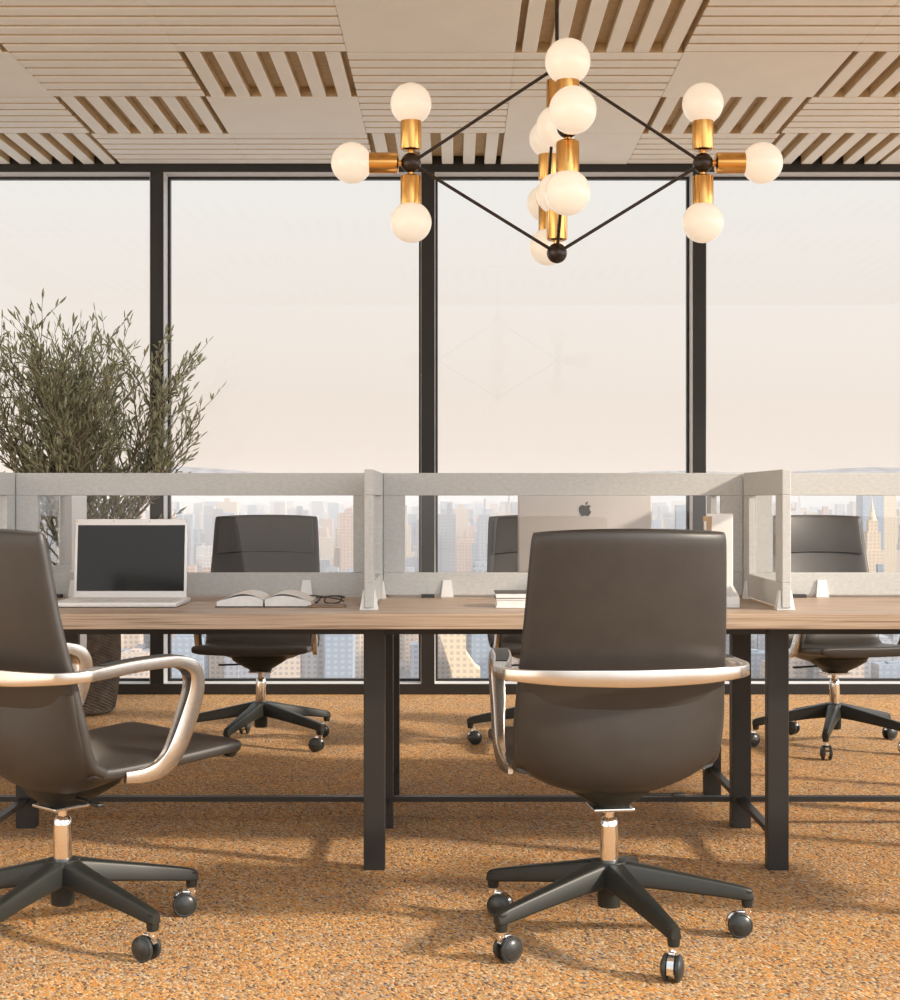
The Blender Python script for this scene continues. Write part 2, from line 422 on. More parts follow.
lab_back = {1: 'grey felt cross divider on the far desk half, in front of the tree',
            2: 'grey felt cross divider on the far desk half, behind the edge-on near divider',
            3: 'grey felt cross divider on the far desk half, behind the white organiser'}
for i in (1, 2, 3):
    screen('desk_divider', 4.285, DM-.0135, DX[i], False, .09, .09, [4.31, 4.80], lab_front[i], 'desk divider')
    screen('desk_divider', DM+.0135, 5.58, DX[i], False, .09, .09, [4.96, 5.55], lab_back[i], 'desk divider')
# white rounded end panel by the plant
b = MB()
pts = []
for (cx, cz, a0) in ((5.80, 1.09, 0), (5.63, 1.09, 90), (5.63, .48, 180), (5.80, .48, 270)):
    for k in range(7):
        a = math.radians(a0+15*k); pts.append((cx+.03*math.cos(a), cz+.03*math.sin(a)))
b.prism(pts, .018, Matrix(((0, 0, 1, -1.442), (1, 0, 0, 0), (0, 1, 0, 0), (0, 0, 0, 1))))
eo = b.build('end_panel', M['white_plastic'], None, 30)
tag(eo, 'white rounded end panel clipped to the far edge of the desk beside the wicker planter', 'end panel')
b = MB(); b.box(-1.444, -1.422, 5.607, 5.64, .70, .76, .002); b.build('bracket', M['black_metal'], eo)

# ---------------------------------------------------------------- office chair
def spine(y, z, hw, th, bulge, curve, ty, tz, n=40, ex=3.2):
    # one closed section across the seat or back; (ty,tz) runs along the profile, v > 0 is the outer side
    ny, nz = tz, -ty
    L = []
    for cu, cv in superloop(n, ex):
        u = cu*hw; v = cv*th/2
        if cv > 0: v += bulge*(1-abs(cu)**2.2)
        off = curve*(abs(cu)**2)
        L.append(Vector((u, y+ny*(v-off), z+nz*(v-off))))
    return L
BACK = [(-.228, .993), (-.219, .93), (-.203, .836), (-.183, .74), (-.160, .653), (-.140, .58), (-.121, .520), (-.103, .472), (-.080, .438), (-.044, .421)]
def profile(pts, n=5): return [(p.x, p.y) for p in catmull([(a, c, 0) for a, c in pts], n)]
def smooth_w(z): return .2285+.025*max(0, min(1, (.99-z)/.45))
def make_chair():
    root = empty('office_chair', (0, 0, 0))
    # backrest shell, running down under the seat
    P = profile(BACK); loops = []
    N = len(P)
    for i, (y, z) in enumerate(P):
        a, c = P[max(0, i-1)], P[min(N-1, i+1)]
        t = Vector((c[0]-a[0], c[1]-a[1])).normalized()
        f = i/(N-1)
        hw = smooth_w(z); th = .042
        if i < 3:
            k = (.60, .85, .96)[i]; th *= k; hw *= (.984, .993, .998)[i]
        if f > .7: hw -= .006*(f-.7)/.3
        bulge = .012*(1-f)
        L = spine(y, z, hw, th, bulge, .030*(1-.7*max(0, (f-.5)/.5)), t.x, t.y, 48, 3.8)
        if i < 6:      # gently crowned top edge
            L = [p+Vector((0, 0, -.012*(abs(p.x)/hw)**2.2*(1-i/6))) for p in L]
        loops.append(L)
    b = MB(); b.loft(loops); b.build('backrest', M['leather'], root, 60)
    # upper pad on the front of the backrest
    loops = []
    for k in range(9):
        f = k/8; z = .982-.150*f; y = -.202+.024*f
        th = .020*math.sin(PI*(.12+.78*f))**.5
        loops.append([p+Vector((0, 0, -.012*(abs(p.x)/.2)**2.2)) for p in spine(y, z, smooth_w(z)-.020, th, 0, .028, .14, -.99)])
    b = MB(); b.loft(loops); b.build('headrest_pad', M['leather'], root, 60)
    # leather underside joining the back to the seat
    loops = []
    S = profile([(-.146, .615), (-.131, .555), (-.112, .500), (-.088, .455), (-.055, .428), (-.01, .418), (.07, .420), (.16, .426)], 4)
    N = len(S)
    for i, (y, z) in enumerate(S):
        a, c = S[max(0, i-1)], S[min(N-1, i+1)]
        t = Vector((c[0]-a[0], c[1]-a[1])).normalized(); f = i/(N-1)
        hw = .2475-.075*max(0, (f-.40)/.60)**1.3
        loops.append(spine(y, z, hw, .030, .056*math.sin(PI*min(1, max(0, .02+f*.90)))**1.2, .016*(1-f), t.x, t.y, 48, 3.6))
    b = MB(); b.loft(loops); b.build('seat_shell', M['leather'], root, 60)
    # seat cushion
    loops = []
    S = profile([(-.068, .428), (-.02, .419), (.10, .423), (.22, .431), (.30, .437), (.345, .440), (.360, .438)], 4)
    N = len(S)
    for i, (y, z) in enumerate(S):
        a, c = S[max(0, i-1)], S[min(N-1, i+1)]
        t = Vector((c[0]-a[0], c[1]-a[1])).normalized(); f = i/(N-1)
        th = .042; hw = .240
        e = N-1-i
        if e < 4: th *= (.55, .86, .97, 1)[e]; hw *= (.986, .994, .998, 1)[e]
        loops.append(spine(y, z, hw, th, 0, .006, t.x, t.y, 48, 4.6))
    b = MB(); b.loft(loops); b.build('seat', M['leather'], root, 60)
    # armrest ribbon: up from the seat side, back and round behind the backrest
    half = [((.240, .015, .412), .013, .006), ((.243, .062, .411), .016, .008), ((.245, .112, .424), .021, .010), ((.246, .150, .462), .0245, .012), ((.241, .192, .545), .0245, .0155), ((.240, .212, .612), .0215, .018),
            ((.240, .200, .655), .018, .021), ((.242, .155, .673), .0145, .022), ((.250, .09, .676), .014, .023), ((.262, .0, .673), .0145, .022), ((.280, -.085, .667), .0145, .018),
            ((.292, -.135, .664), .013, .013), ((.268, -.190, .662), .014, .009), ((.18, -.232, .659), .0175, .008), ((.08, -.246, .657), .0195, .008), ((0, -.250, .656), .0200, .008)]
    allp = half+[((-p[0], p[1], p[2]), a_, c_) for p, a_, c_ in reversed(half[:-1])]
    full = catmull([p for p, a_, c_ in allp], 6)
    dims = catmull([(a_, c_, 0) for p, a_, c_ in allp], 6)
    loops = []; pads = {1: [], -1: []}
    N = len(full)
    for i, p in enumerate(full):
        t = (full[min(i+1, N-1)]-full[max(i-1, 0)]).normalized()
        side = 1 if i < N/2 else -1
        if p.y > -.01: n = Vector((side, 0, 0))
        else:
            n = Vector((p.x*.9, p.y*1.0+.06, 0)); hp = Vector((t.y, -t.x, 0)).normalized()
            n = hp if hp.dot(n) > 0 else -hp
            f_ = min(1, (-.01-p.y)/.15); n = (Vector((side, 0, 0))*(1-f_)+n*f_).normalized()
        n = (n-t*n.dot(t)).normalized()
        w = t.cross(n).normalized()
        wd, tk = dims[i].x, dims[i].y
        loops.append([p+w*cu+n*cv for cu, cv in rrect(wd, tk, .0028)])
        up = w if w.z > 0 else -w
        if -.085 < p.y < .165 and p.z > .65:
            c_ = p+up*(wd+.0004); pads[side].append([c_+n*(tk*.74)-up*.002, c_+n*(tk*.74)+up*.0012, c_-n*(tk*.74)+up*.0012, c_-n*(tk*.74)-up*.002])
    b = MB(); b.loft(loops); ar = b.build('armrest', M['alu'], root, 40)
    for k in (1, -1):
        b = MB(); b.loft(pads[k]); tag(b.build('arm_pad', M['black_plastic'], ar, 40), 'black inlaid arm pad')
    # tilt mechanism
    b = MB()
    b.loft([[Vector((cu*hx, .02+cv*hy+oy, z)) for cu, cv in superloop(24, 3)] for hx, hy, oy, z in ((.125, .11, .0, .388), (.115, .105, 0, .370), (.075, .085, -.01, .345), (.05, .06, -.015, .330), (.047, .055, -.015, .322))])
    b.build('tilt_mechanism', M['black_plastic'], root, 40)
    b = MB(); b.box(-.050, .050, -.055, .045, .314, .322, .003); tag(b.build('mounting_plate', M['alu'], root), 'bright metal plate')
    b = MB(); b.tube([(.06, -.01, .348), (.12, -.012, .345), (.155, -.015, .344)], .0042).box(.152, .186, -.024, -.004, .3395, .348, .003)
    b.build('lever', M['black_plastic'], root, 40)
    # gas lift
    b = MB(); b.lathe([(.0, .183), (.0225, .183), (.0225, .270), (.0215, .281), (.018, .289), (.0135, .292), (.0125, .293), (.0125, .314), (0, .314)], 24)
    tag(b.build('gas_lift', M['chrome'], root, 35), 'chrome gas lift column')
    # five-star base
    b = MB()
    b.lathe([(0, .076), (.025, .076), (.028, .079), (.030, .15), (.047, .160), (.046, .178), (.040, .187), (.026, .190), (0, .190)], 28)
    for k in range(5):
        R = Matrix.Rotation(2*PI*k/5, 4, 'Z'); loops = []
        for r, zc, hw, hh in ((.020, .158, .031, .029), (.05, .155, .029, .029), (.10, .147, .024, .0255), (.18, .133, .020, .022), (.27, .117, .0165, .0185), (.322, .107, .0145, .0165), (.342, .103, .0138, .0145), (.350, .100, .011, .010)):
            loops.append([R @ Vector((r, cu*hw*(1-.18*cv), zc+cv*hh)) for cu, cv in superloop(24, 6)])
        b.loft(loops)
        loops = [[R @ Vector((.336+cu*q, cv*q, z)) for cu, cv in superloop(16, 3)] for q, z in ((.0115, .072), (.0130, .08), (.0138, .112))]
        b.loft(loops)
    b.build('base', M['black_plastic'], root, 38)
    # casters
    def caster():
        f = MB()
        f.lathe([(0, .060), (.010, .060), (.010, .075), (0, .075)], 14)
        arc = []
        for k in range(9):
            a = math.radians(-20+22*k); arc.append((.018*0+.019+.0305*math.cos(a), .0305*math.sin(a)+.031))
        inner = [(.019+.012*math.cos(math.radians(-20+22*k)), .031+.012*math.sin(math.radians(-20+22*k))) for k in range(8, -1, -1)]
        f.prism(arc+inner, .015, Matrix(((1, 0, 0, 0), (0, 0, 1, -.0075), (0, 1, 0, 0), (0, 0, 0, 1))))
        f.box(-.009, .024, -.0075, .0075, .052, .064, .002)
        c = f.build('caster', M['chrome'], root, 30)
        c['label'] = 'black twin caster with chrome fork'
        for s_ in (-1, 1):
            w = MB()
            mt = Matrix.Translation((.019, s_*.0085, .0305)) @ Matrix.Rotation(-s_*PI/2, 4, 'X')
            w.lathe([(0, 0), (.026, 0), (.0295, .0025), (.0303, .006), (.0295, .0095), (.0275, .011), (.0255, .0105), (.024, .012), (.015, .0165), (0, .018)], 28, mt)
            w.build('wheel', M['rubber'], c, 40)
        return c
    c0 = caster()
    for k in range(4): copy_tree(c0, root)
    return root
def pose_chair(o, x, y, face, base_a, swivels, label):
    # face: heading of the chair's front, degrees anticlockwise from +x ; base_a: world angle of the first base arm
    o.location = (x, y, 0); rz = math.radians(face)-PI/2; o.rotation_euler = (0, 0, rz)
    k = 0
    for ch in o.children:
        nm = ch.name.split('.')[0]
        if nm == 'base': ch.rotation_euler = (0, 0, base_a-rz)
        elif nm == 'gas_lift': ch.rotation_euler = (0, 0, -.95)
        elif nm == 'caster':
            a = base_a+k*2*PI/5-rz
            ch.location = (.336*math.cos(a), .336*math.sin(a), 0); ch.rotation_euler = (0, 0, math.radians(swivels[k])-rz); k += 1
    tag(o, label, 'office chair', 'grey leather office chairs around the bench desk')
ch0 = make_chair()
chairs = [
    (.371, 3.665, 98, .022, (182, 80, 336, 35, 252), 'dark grey leather office chair seen from behind at the desk, backing onto the camera'),
    (-.957, 3.68, 47, .576, (197, 100, 60, 20, 150), 'dark grey leather office chair turned sideways, showing its seat, in front of the white laptop'),
    (-.846, 6.555, -90, .648, (190, 265, 170, 60, 160), 'dark grey leather office chair across the desk, behind the open book and screen'),
    (.398, 6.555, -82, .62, (20, 80, 10, 30, 100), 'dark grey leather office chair across the desk, mostly hidden by the white desktop computer'),
    (1.627, 6.50, -77, -1.92, (265, 185, 30, 140, 200), 'dark grey leather office chair across the desk, right of the right-hand cross divider'),
    (1.62, 3.70, 88, .3, (185, 80, 20, 130, 265), 'dark grey leather office chair on the near side, past the right edge of the photo'),
]
for i, a in enumerate(chairs):
    o = ch0 if i == 0 else copy_tree(ch0)
    pose_chair(o, *a)

# ---------------------------------------------------------------- chandelier
CX, CY, CZ, A, V = .327, 4.9, 2.152, .473, .3015
ch = tag(empty('chandelier', (CX, CY, CEIL+.045)), 'brass and black geometric chandelier with round opal globes hanging over the desk', 'chandelier')
z0 = CZ-(CEIL+.045)
hubs = {'L': (-A, 0, z0), 'R': (A, 0, z0), 'F': (0, -A, z0), 'B': (0, A, z0), 'T': (0, 0, z0+.311), 'D': (0, 0, z0-.292)}
hubs = {k: Vector(v) for k, v in hubs.items()}
def sph(r, n=10):
    return [(r*math.sin(PI*i/n), -r*math.cos(PI*i/n)) for i in range(n+1)]
for k, p in hubs.items():
    b = MB(); b.lathe([(max(r, .0002), z) for r, z in sph(.033, 14)], 24, Matrix.Translation(p)); b.build('hub', M['bronze'], ch, 60)
for a in 'LRFB':
    for c in 'TD':
        b = MB(); b.tube([hubs[a], hubs[c]], .0055, 8); b.build('rod', M['bronze'], ch, 60)
b = MB(); b.tube([hubs['T'], (0, 0, -.02)], .0065, 10); b.build('stem', M['bronze'], ch, 60)
b = MB(); b.lathe([(0, -.05), (.06, -.05), (.065, -.045), (.065, -.001), (0, -.001)], 28); b.build('ceiling_rose', M['bronze'], ch, 40)
def bulb(p, d):
    d = Vector(d); m_ = axis_mtx(p, d)
    b = MB(); b.lathe([(0, .028), (.010, .028), (.010, .040), (.026, .040), (.033, .044), (.034, .050), (.034, .136), (.031, .138), (0, .138)], 28, m_)
    so = b.build('socket', M['brass'], ch, 40)
    b = MB(); b.lathe([(max(r, .0002), z+.192) for r, z in sph(.0668, 22)], 36, m_)
    b.build('globe', M['opal'], ch, 60)
for k, ds in (('L', ((0, 0, 1), (-1, 0, 0), (0, 0, -1))), ('R', ((0, 0, 1), (1, 0, 0), (0, 0, -1))), ('F', ((0, 0, 1), (0, -1, 0), (0, 0, -1))),
              ('B', ((0, 0, 1), (0, 1, 0), (0, 0, -1))), ('T', ((0, 0, -1),)), ('D', ((0, 0, 1),))):
    for d in ds: bulb(hubs[k], d)

# ---------------------------------------------------------------- things on the desk
# open laptop
lx0, lx1, ly0, ly1 = -1.180, -.811, 4.385, 4.625
cxl = (lx0+lx1)/2
lap = tag(empty('laptop', (cxl, ly0, ON)), 'open white laptop with a dark screen standing on the desk', 'laptop')
w = (lx1-lx0)/2; dpt = ly1-ly0
b = MB(); b.box(-w, w, 0, dpt, .001, .015, .004, 3); b.build('keyboard_base', M['laptop_shell'], lap, 40)
b = MB()
for r in range(5):
    for c in range(14):
        x = -w+.028+c*(2*w-.056)/14; b.box(x+.001, x+.0215, dpt-.045-r*.021, dpt-.028-r*.021, .0148, .0166, .0005, 1)
b.build('keyboard', mat('key_grey', (.60, .57, .53), .5), lap)
b = MB(); b.box(-.055, .055, .012, .08, .0148, .0155); b.build('trackpad', M['laptop_shell'], lap)
lean = Matrix.Translation((0, dpt-.004, .012)) @ Matrix.Rotation(math.radians(-6), 4, 'X')
b = MB(); b.box(-w+.012, w-.012, -.004, .004, 0, .243, .003, 2, lean); lid = b.build('lid', M['laptop_shell'], lap, 40)
b = MB(); b.box(-w+.0205, w-.0205, -.0046, -.003, .022, .224, 0, 1, lean); b.build('screen', M['screen'], lid)
b = MB()
for x in (-w+.017, -.055, .055, w-.017): b.lathe([(0, 0), (.002, 0), (.002, .0008), (0, .0008)], 10, lean @ Matrix.Translation((x, -.004, .236)) @ Matrix.Rotation(PI/2, 4, 'X'))
b.build('bezel_bumpers', M['tan'], lid)

# open book
bk = tag(empty('open_book', (-.560, 4.40, ON)), 'open book lying with arched white pages in front of the desk screen', 'book')
b = MB(); b.box(-.142, .142, 0, .20, 0, .003, .001); b.build('cover', M['book_cover'], bk)
for s_ in (-1, 1):
    def arch(t, lift=0): return .0125+lift+.0215*math.sin(PI*min(1, .10+t*.90)**.85)*(1-.25*t)+.004*t
    b = MB(); loops = []
    for y in (.004, .196):
        loops.append([(s_*(.003+k/14*.134), y, arch(k/14)) for k in range(15)]+[(s_*.137, y, .003), (s_*.003, y, .003)])
    b.loft(loops); b.build('page_block', M['paper'], bk, 50)
    # a lifted leaf over the block
    b = MB(); loops = []
    for y in (.002, .197):
        up = []; dn = []
        for k in range(15):
            t = k/14; x = .004+t*.131; z = arch(t, .0008+.0055*math.sin(PI*t))
            up.append((s_*x, y, z)); dn.append((s_*x, y, z-.0009))
        loops.append(up+dn[::-1])
    b.loft(loops); b.build('loose_leaf', M['paper'], bk, 50)

# eyeglasses
gl = tag(empty('eyeglasses', (-.405, 4.52, ON), -.22), 'black-framed eyeglasses resting folded on the desk beside the open book', 'eyeglasses')
tilt = Matrix.Translation((0, 0, .0035)) @ Matrix.Rotation(math.radians(-58), 4, 'X')
for s_ in (-1, 1):
    pts = []
    for k in range(25):
        a = 2*PI*k/24
        c, s2 = math.cos(a), math.sin(a)
        pts.append(tilt @ Vector((s_*.034+.026*math.copysign(abs(c)**.75, c), 0, .020+.019*math.copysign(abs(s2)**.75, s2))))
    b = MB(); b.tube(pts, .0024, 8); rim = b.build('rim', M['ink'], gl, 60)
    b = MB(); b.loft([[p-tilt.to_3x3() @ Vector((0, .0005, 0)) for p in pts[:-1]], [p+tilt.to_3x3() @ Vector((0, .0005, 0)) for p in pts[:-1]]]); b.build('lens', M['lens'], gl)
    hx = tilt @ Vector((s_*.062, 0, .030))
    b = MB(); b.tube(catmull([hx, hx+Vector((s_*.002, .008, .002)), hx+Vector((-s_*.03, .016+.006*s_, .004)), hx+Vector((-s_*.10, .020+.006*s_, -.004)), hx+Vector((-s_*.125, .014+.006*s_, -.012))], 4), .0021, 8)
    b.build('temple', M['ink'], gl, 60)
b = MB(); b.tube(catmull([tilt @ Vector(p) for p in ((-.009, 0, .026), (0, -.001, .030), (.009, 0, .026))], 4), .0022, 8); b.build('bridge', M['ink'], gl, 60)

# slim brown notebook
nb = tag(empty('notebook', (-.376, 4.40, ON), .04), 'slim brown leather notebook lying flat on the desk below the eyeglasses', 'notebook')
b = MB(); b.box(-.055, .055, 0, .075, 0, .0014, .0004).box(-.055, .055, 0, .075, .0046, .006, .0004).box(-.055, -.0535, 0, .075, 0, .006, .0004); b.build('cover', M['brown_leather'], nb)
b = MB(); b.box(-.052, .053, .002, .073, .0014, .0046); b.build('pages', M['tan'], nb)

# two stacked books by the computer
s1 = tag(empty('book', (.19, 4.375, ON)), 'thick white book lying on the desk beside the central chair, bottom of its stack', 'book', 'stacked books by the chair')
b = MB(); b.box(-.075, .10, 0, .15, 0, .003, .001).box(-.075, .10, 0, .15, .023, .026, .001).box(.097, .10, 0, .15, 0, .026, .001); b.build('cover', M['white_plastic'], s1)
b = MB(); b.box(-.072, .097, .003, .147, .003, .023); b.build('pages', M['paper'], s1)
s2 = tag(empty('book', (.19, 4.385, ON+.0262)), 'thin book with dark cover on top of the thick white book', 'book', 'stacked books by the chair')
b = MB(); b.box(-.077, .09, 0, .14, 0, .0022, .0008).box(-.077, .09, 0, .14, .0145, .0167, .0008).box(.088, .09, 0, .14, 0, .0167, .0008); b.build('cover', M['book_cover'], s2)
b = MB(); b.box(-.074, .088, .002, .138, .0022, .0145); b.build('pages', M['paper'], s2)

# white organiser
og = tag(empty('desk_organiser', (.765, 4.385, ON)), 'tall white desk organiser with a low front tray beside the right-hand divider', 'desk organiser')
b = MB()
b.box(-.019, .058, .105, .118, 0, .272, .003)
b.box(-.046, .058, 0, .105, 0, .006, .001).box(-.046, .058, 0, .008, .006, .032, .002)
for x in (-.046, .050):
    b.prism([(.004, .006), (.110, .006), (.110, .060), (.004, .032)], .008, Matrix(((0, 0, 1, x), (1, 0, 0, 0), (0, 1, 0, 0), (0, 0, 0, 1))))
b.build('body', M['white_plastic'], og)
b = MB(); b.lathe([(0, 0), (.011, 0), (.012, .004), (.009, .014), (0, .016)], 18, Matrix.Translation((.024, .105, .066)) @ Matrix.Rotation(PI/2, 4, 'X')); b.build('knob', M['white_plastic'], og, 40)
fo = MB(); fo.prism([(-.006, 0), (.006, 0), (.0125, .258), (-.0125, .258)], .012, Matrix(((1, 0, 0, .7395), (0, 0, 1, 4.442), (0, 1, 0, ON+.0066), (0, 0, 0, 1))))
fo_o = fo.build('card_holder', M['tan'])
tag(fo_o, 'tapered tan card holder standing in the tray of the white organiser', 'card holder')
b = MB(); b.box(.728, .733, 4.428, 4.4385, ON+.0075, ON+.25); b.build('divider_card', M['paper'], fo_o)

# desktop computer, its back to us
im = tag(empty('desktop_computer', (.4465, 5.24, ON)), 'white desktop computer seen from the back on the far half of the desk', 'computer')
b = MB(); b.box(-.2325, .2325, -.009, .009, .058, .392, .008, 4); b.build('housing', M['computer_shell'], im, 40)
b = MB(); b.box(-.224, .224, .0088, .0098, .118, .384, 0); b.build('screen', M['screen'], im)
b = MB(); b.loft([[Vector((cu*.065, y+cv*t, z)) for cu, cv in superloop(16, 5)] for y, z, t in ((-.012, .19, .004), (-.045, .10, .004), (-.07, .02, .004), (-.07, .006, .004))])
b.box(-.068, .068, -.085, .095, 0, .006, .002); b.build('stand', M['computer_shell'], im, 40)
# apple mark with a bite and a leaf
def bez(p0, p1, p2, p3, n=7):
    return [tuple((1-t)**3*a+3*(1-t)**2*t*b_+3*(1-t)*t*t*c+t**3*d for a, b_, c, d in zip(p0, p1, p2, p3)) for t in [k/n for k in range(n)]]
ap = []
ap += bez((0, .62), (.12, .62), (.28, .74), (.48, .74))
ap += bez((.48, .74), (.66, .74), (.80, .64), (.88, .52))
ap += bez((.88, .52), (.62, .36), (.58, -.08), (.95, -.26))
ap += bez((.95, -.26), (.84, -.60), (.60, -.98), (.38, -.98))
ap += bez((.38, -.98), (.24, -.98), (.16, -.88), (0, -.88))
ap += bez((0, -.88), (-.16, -.88), (-.24, -.98), (-.38, -.98))
ap += bez((-.38, -.98), (-.66, -.98), (-.96, -.36), (-.96, .04))
ap += bez((-.96, .04), (-.96, .50), (-.66, .74), (-.40, .74))
ap += bez((-.40, .74), (-.24, .74), (-.12, .62), (0, .62))
lf = bez((0, .74), (.02, 1.02), (.20, 1.26), (.42, 1.30))+bez((.42, 1.30), (.46, 1.04), (.26, .76), (0, .74))
S_ = .0225
b = MB()
# seen from -y: local x stays x, local y becomes z
mt = Matrix(((S_, 0, 0, 0), (0, 0, -1, -.009), (0, S_, 0, 1.026-ON), (0, 0, 0, 1)))
b.prism(ap, .0012, mt).prism(lf, .0012, mt); b.build('logo', M['logo'], im)

# ---------------------------------------------------------------- potted tree
tx, ty = -1.862, 7.52
pot = tag(empty('wicker_planter', (tx, ty, 0)), 'dark woven wicker planter on the carpet by the window holding the olive tree', 'planter')
b = MB()
nW, nZ = 120, 56
loops = []
for i in range(nZ+1):
    f = i/nZ; z = .006+.43*f
    R0 = .150+.035*math.sin(PI*min(1, f*.62+.08))+.006*f
    if f < .06: R0 -= .020*(1-f/.06)**2
    lp = []
    for j in range(nW):
        a = 2*PI*j/nW
        wv = .0032*(1 if ((i//1+j//2) % 2) else -1)
        lp.append((( R0+wv)*math.cos(a), (R0+wv)*math.sin(a), z))
    loops.append(lp)
for rr, z in ((.165, .436), (.160, .40), (.15, .385)):
    loops.append([(rr*math.cos(2*PI*j/nW), rr*math.sin(2*PI*j/nW), z) for j in range(nW)])
b.loft(loops); b.build('basket', M['wicker'], pot)
b = MB(); b.lathe([(0, .34), (.152, .34), (.152, .386), (.10, .394), (0, .398)], 24); b.build('soil', M['soil'], pot, 50)
tr = tag(empty('olive_tree', (tx, ty, .397)), 'leafy grey-green olive tree in the wicker planter by the left window', 'tree')
rnd = random.Random(11)
wood_b, leaf_b = MB(), MB()
def leaf_add(p, d, L):
    d = d.normalized(); s_ = d.cross(Vector((rnd.uniform(-1, 1), rnd.uniform(-1, 1), rnd.uniform(-1, 1)))).normalized(); nn = d.cross(s_)
    wd = L*.10
    pts = [p, p+d*L*.35+s_*wd+nn*L*.02, p+d*L*.35-s_*wd+nn*L*.02, p+d*L*.72+s_*wd*.8, p+d*L*.72-s_*wd*.8, p+d*L-nn*L*.05]
    mid = p+d*L*.35-nn*L*.035; mid2 = p+d*L*.72-nn*L*.04
    leaf_b.add(pts+[mid, mid2], [(0, 1, 6), (0, 6, 2), (1, 3, 7, 6), (6, 7, 4, 2), (3, 5, 7), (7, 5, 4)])
def twig(p, d, L, r, lv):
    n = max(3, int(L/.05)); pts = [p]; q = p.copy(); dd = d.normalized()
    for i in range(n):
        dd = (dd+Vector((rnd.uniform(-.12, .12), rnd.uniform(-.12, .12), rnd.uniform(-.03, .13)))).normalized()
        q = q+dd*(L/n); pts.append(q.copy())
        if lv >= 1:
            k = 2 if rnd.random() < .55 else 1
            for _ in range(k):
                o_ = Vector((rnd.uniform(-1, 1), rnd.uniform(-1, 1), rnd.uniform(-.6, .9))).normalized()
                leaf_add(q-dd*(L/n)*rnd.random(), dd*.9+o_*.75, rnd.uniform(.034, .060))
        if lv < 2 and i >= (2 if lv == 0 else 1):
            for _ in range((2 if rnd.random() < .6 else 1) if lv == 0 else 1):
                o_ = Vector((rnd.uniform(-1, 1), rnd.uniform(-1, 1), rnd.uniform(-.2, .8))).normalized()
                twig(q.copy(), dd*.75+o_*.7, (rnd.uniform(.26, .44) if lv == 0 else rnd.uniform(.12, .22)), r*.45, lv+1)
    if lv >= 1: leaf_add(q, dd, .06)
    wood_b.tube(pts, [max(.0012, r*(1-.7*i/n)) for i in range(n+1)], 5 if lv else 8)
trunk = [Vector((0, 0, .0025)), Vector((.01, 0, .15)), Vector((0, .01, .30))]
wood_b.tube(trunk, [.022, .019, .017], 10)
for (dx, dy, dz, L) in ((-.16, .05, 1, 1.03), (.10, -.06, 1, .86), (.42, .05, 1, .96), (.60, -.12, 1, .92), (-.50, .1, 1, .98), (-.80, -.05, 1, 1.0), (.80, .1, 1, .80), (-.2, -.3, 1, .84)):
    twig(Vector((0, .005, .12+rnd.random()*.18)), Vector((dx*.72, dy, dz)), L, .010, 0)
wood_b.build('trunk', M['bark'], tr, 60)
leaf_b.build('foliage', M['leaf'], tr)

# ---------------------------------------------------------------- the city beyond the glass
GZ = -120
b = MB(); b.box(-9000, 9000, 200, 14000, GZ-4, GZ); struct(b.build('ground', M['city_floor']), 'hazy city ground far below the windows')
b = MB(); loops = []
for y, h in ((7500, 0), (8600, 190), (9400, 330), (10500, 340)):
    pass
rr = random.Random(3)
ridge = []
for k in range(61):
    x = -6500+k*13000/60
    ridge.append((x, 120+165+28*math.sin(k*.35)+18*math.sin(k*.9+1)))
vs_ = []; fs = []
for k, (x, h) in enumerate(ridge):
    vs_ += [(x, 7400, GZ), (x, 8600, GZ+h*.62), (x, 9400, GZ+h), (x, 11500, GZ+h*.98)]
for k in range(60):
    for j in range(3):
        a = k*4+j; fs.append((a, a+1, a+5, a+4))
b.add(vs_, fs); struct(b.build('hills', M['city_floor'], None, 60), 'low hazy hills on the horizon')

def block(kind, seed):
    r = random.Random(seed); b = MB()
    if kind == 0:
        b.box(-.5, .5, -.5, .5, 0, 1); b.box(-.18, .12, -.2, .2, 1, 1.05)
    elif kind == 1:
        b.box(-.5, .5, -.5, .5, 0, .55); b.box(-.36, .36, -.36, .36, .55, .85); b.box(-.2, .2, -.2, .2, .85, 1)
    elif kind == 2:
        b.box(-.5, .5, -.3, .3, 0, .9); b.box(-.5, -.1, -.5, .5, 0, .75); b.box(.1, .3, -.1, .1, .9, 1)
    else:
        b.box(-.5, .5, -.5, .5, 0, .93); b.box(-.42, .42, -.42, .42, .93, .97); b.box(-.05, .05, -.05, .05, .97, 1.12)
    return b
spots = []
rc = random.Random(21)
def frustum(x, y, hw): return abs(x) < y*.335+hw
yy = 900.0
while yy < 7000:
    step = 22+yy*.009
    nx = int((yy*.36*2)/step)
    for k in range(nx):
        if rc.random() < .18: continue
        x = -yy*.36+(k+.5)*step+rc.uniform(-.12, .12)*step
        y = yy+rc.uniform(-.12, .12)*step
        h = rc.choice((22, 28, 35, 40, 55, 70))*rc.uniform(.8, 1.25)
        if rc.random() < .16: h *= rc.uniform(1.5, 2.3)
        sl = rc.random() < .14
        if sl: h = rc.uniform(80, 116)
        # tops stay under the line of sight to what stands behind, except a few towers
        h = min(h, 118)
        if yy < 1500: h = min(h, 120-.055*yy*rc.uniform(.6, 1.5))
        if h < 6: continue
        q = .62 if sl else 1
        spots.append((x, y, rc.uniform(.5, .74)*step*q, rc.uniform(.5, .74)*step*q, h, rc.randrange(4), rc.choice((0, 1, 1, 2, 2, 3, 3, 4, 5))))
    yy += step
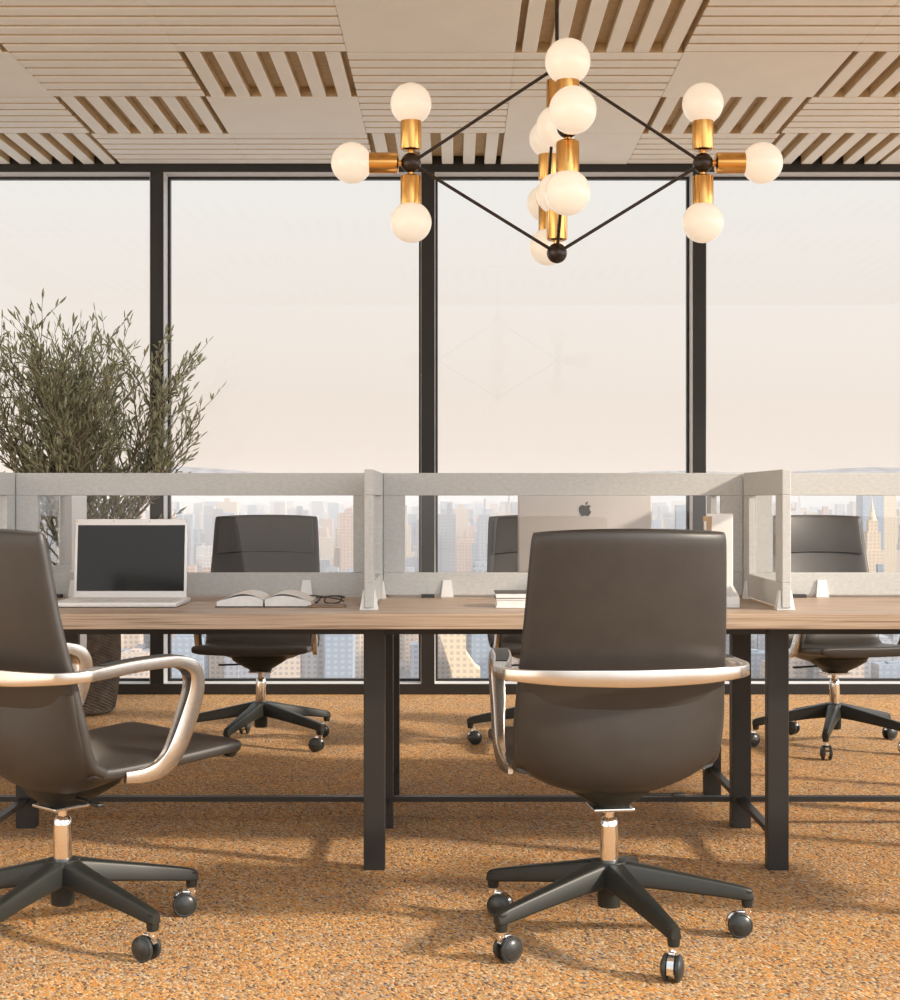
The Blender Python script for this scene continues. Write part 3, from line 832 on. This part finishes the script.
# keep free ground round the landmark towers
LAND = [(4, 830), (366, 1330), (398, 1450), (461, 1620), (-155, 2400)]
spots = [s for s in spots if all((s[0]-lx)**2+(s[1]-ly)**2 > 85**2 for lx, ly in LAND) and not (abs(s[0]+155) < 200 and abs(s[1]-2400) < 60)]
def seen(s):
    v = 500-1512*((GZ+s[4])-1.06)/s[1]; u = 456+1512*s[0]/s[1]
    return -20 < u < 920 and v < 690
near = [s for s in spots if seen(s)]
near.sort(key=lambda s: -(s[2]*s[4])/(s[1]**2))
KN = 300
ind = near[:KN]; rest = near[KN:]
pm = {}
for s in ind:
    key = (s[5], s[6])
    if key in pm: o = pm[key].copy(); COL.objects.link(o)
    else: o = pm[key] = block(s[5], 1).build('tower_block', FAC[s[6]])
    o.location = (s[0], s[1], GZ); o.scale = (s[2], s[3], s[4])
    tag(o, 'small hazy tower block in the distant city beyond the windows', 'building', 'distant tower blocks beyond the windows')
b = MB()
for s in rest:
    b.cur = s[6]
    x, y, w_, d_, h = s[:5]
    b.box(x-w_/2, x+w_/2, y-d_/2, y+d_/2, GZ, GZ+h)
ro = b.build('cityscape', FAC); tag(ro, 'countless tiny hazy buildings reaching to the horizon beyond the windows', 'city', None, 'stuff')

def landmark(name, b, m, x, y, label, smooth=None):
    o = b.build(name, m, None, smooth, (x, y, GZ)); tag(o, label, 'building'); return o
b = MB(); b.prism([(-2.2, 0), (12.7, 0), (12.7, 32), (10, 34), (5.3, 41), (5.3, 55), (-10, 55), (-2.2, 31)], 16, Matrix(((1, 0, 0, 0), (0, 0, 1, -8), (0, 1, 0, 0), (0, 0, 0, 1))))
landmark('cream_tower', b, M['gold_stone'], 0, 800, 'cream sunlit tower with a slanting side seen under the desk near the middle')
b = MB(); b.box(-8, 8, -8, 8, 0, 77).box(-6, 6, -6, 6, 77, 93).box(-4, 4, -4, 4, 93, 103)
b.lathe([(4.2, 103), (3.0, 107), (1.6, 113), (.5, 120), (.1, 126)], 12)
landmark('spire_tower', b, M['gold_stone'], 366, 1330, 'golden stepped tower with a pointed spire at the right of the view')
b = MB(); b.box(-11, 9, -12, 12, 0, 133).box(-8, 6, -9, 9, 133, 136)
landmark('slab_tower', b, FAC[3], 398, 1450, 'blue-grey glass slab tower behind the golden spire')
b = MB(); b.box(-7, 7, -14, 14, 0, 133).box(-5, 5, -8, 8, 133, 137)
landmark('narrow_tower', b, M['gold_stone'], 461, 1620, 'narrow peach tower right of the blue-grey slab tower')
# suspension bridge
br = tag(empty('suspension_bridge', (-155, 2400, GZ)), 'faint grey suspension bridge with two towers in the hazy city', 'bridge')
b = MB(); b.box(-150, 150, -7, 7, 36, 39); b.build('deck', FAC[2], br)
for x in (-62, 62):
    b = MB(); b.box(x-3, x+3, -9, -5, 0, 81).box(x-3, x+3, 5, 9, 0, 81).box(x-3, x+3, -5, 5, 72, 78).box(x-3, x+3, -5, 5, 51, 56); b.build('bridge_tower', FAC[4], br)
for s_ in (-7, 7):
    pts = [(-150, s_, 40)]+[(x, s_, 42+38*(abs(x)/62)**2) if abs(x) <= 62 else (x, s_, 80-(abs(x)-62)/88*40) for x in range(-140, 141, 10)]+[(150, s_, 40)]
    b = MB(); b.tube(pts, 1.0, 6); b.build('cable', FAC[4], br)
# warm evening haze lying over the city
b = MB(); b.box(-8800, 8800, 320, 13800, GZ-3, 24)
hz = b.build('haze', None)
m, n, l, bb, out = new_mat('evening_haze'); n.remove(bb)
vsx = n.new('ShaderNodeVolumeScatter'); vsx.inputs['Color'].default_value = (.60, .565, .55, 1); vsx.inputs['Density'].default_value = .00048; vsx.inputs['Anisotropy'].default_value = -.25
l.new(vsx.outputs[0], out.inputs['Volume'])
hz.data.materials.clear(); hz.data.materials.append(m)
tag(hz, 'pale evening haze lying over the distant city', 'haze', None, 'stuff')
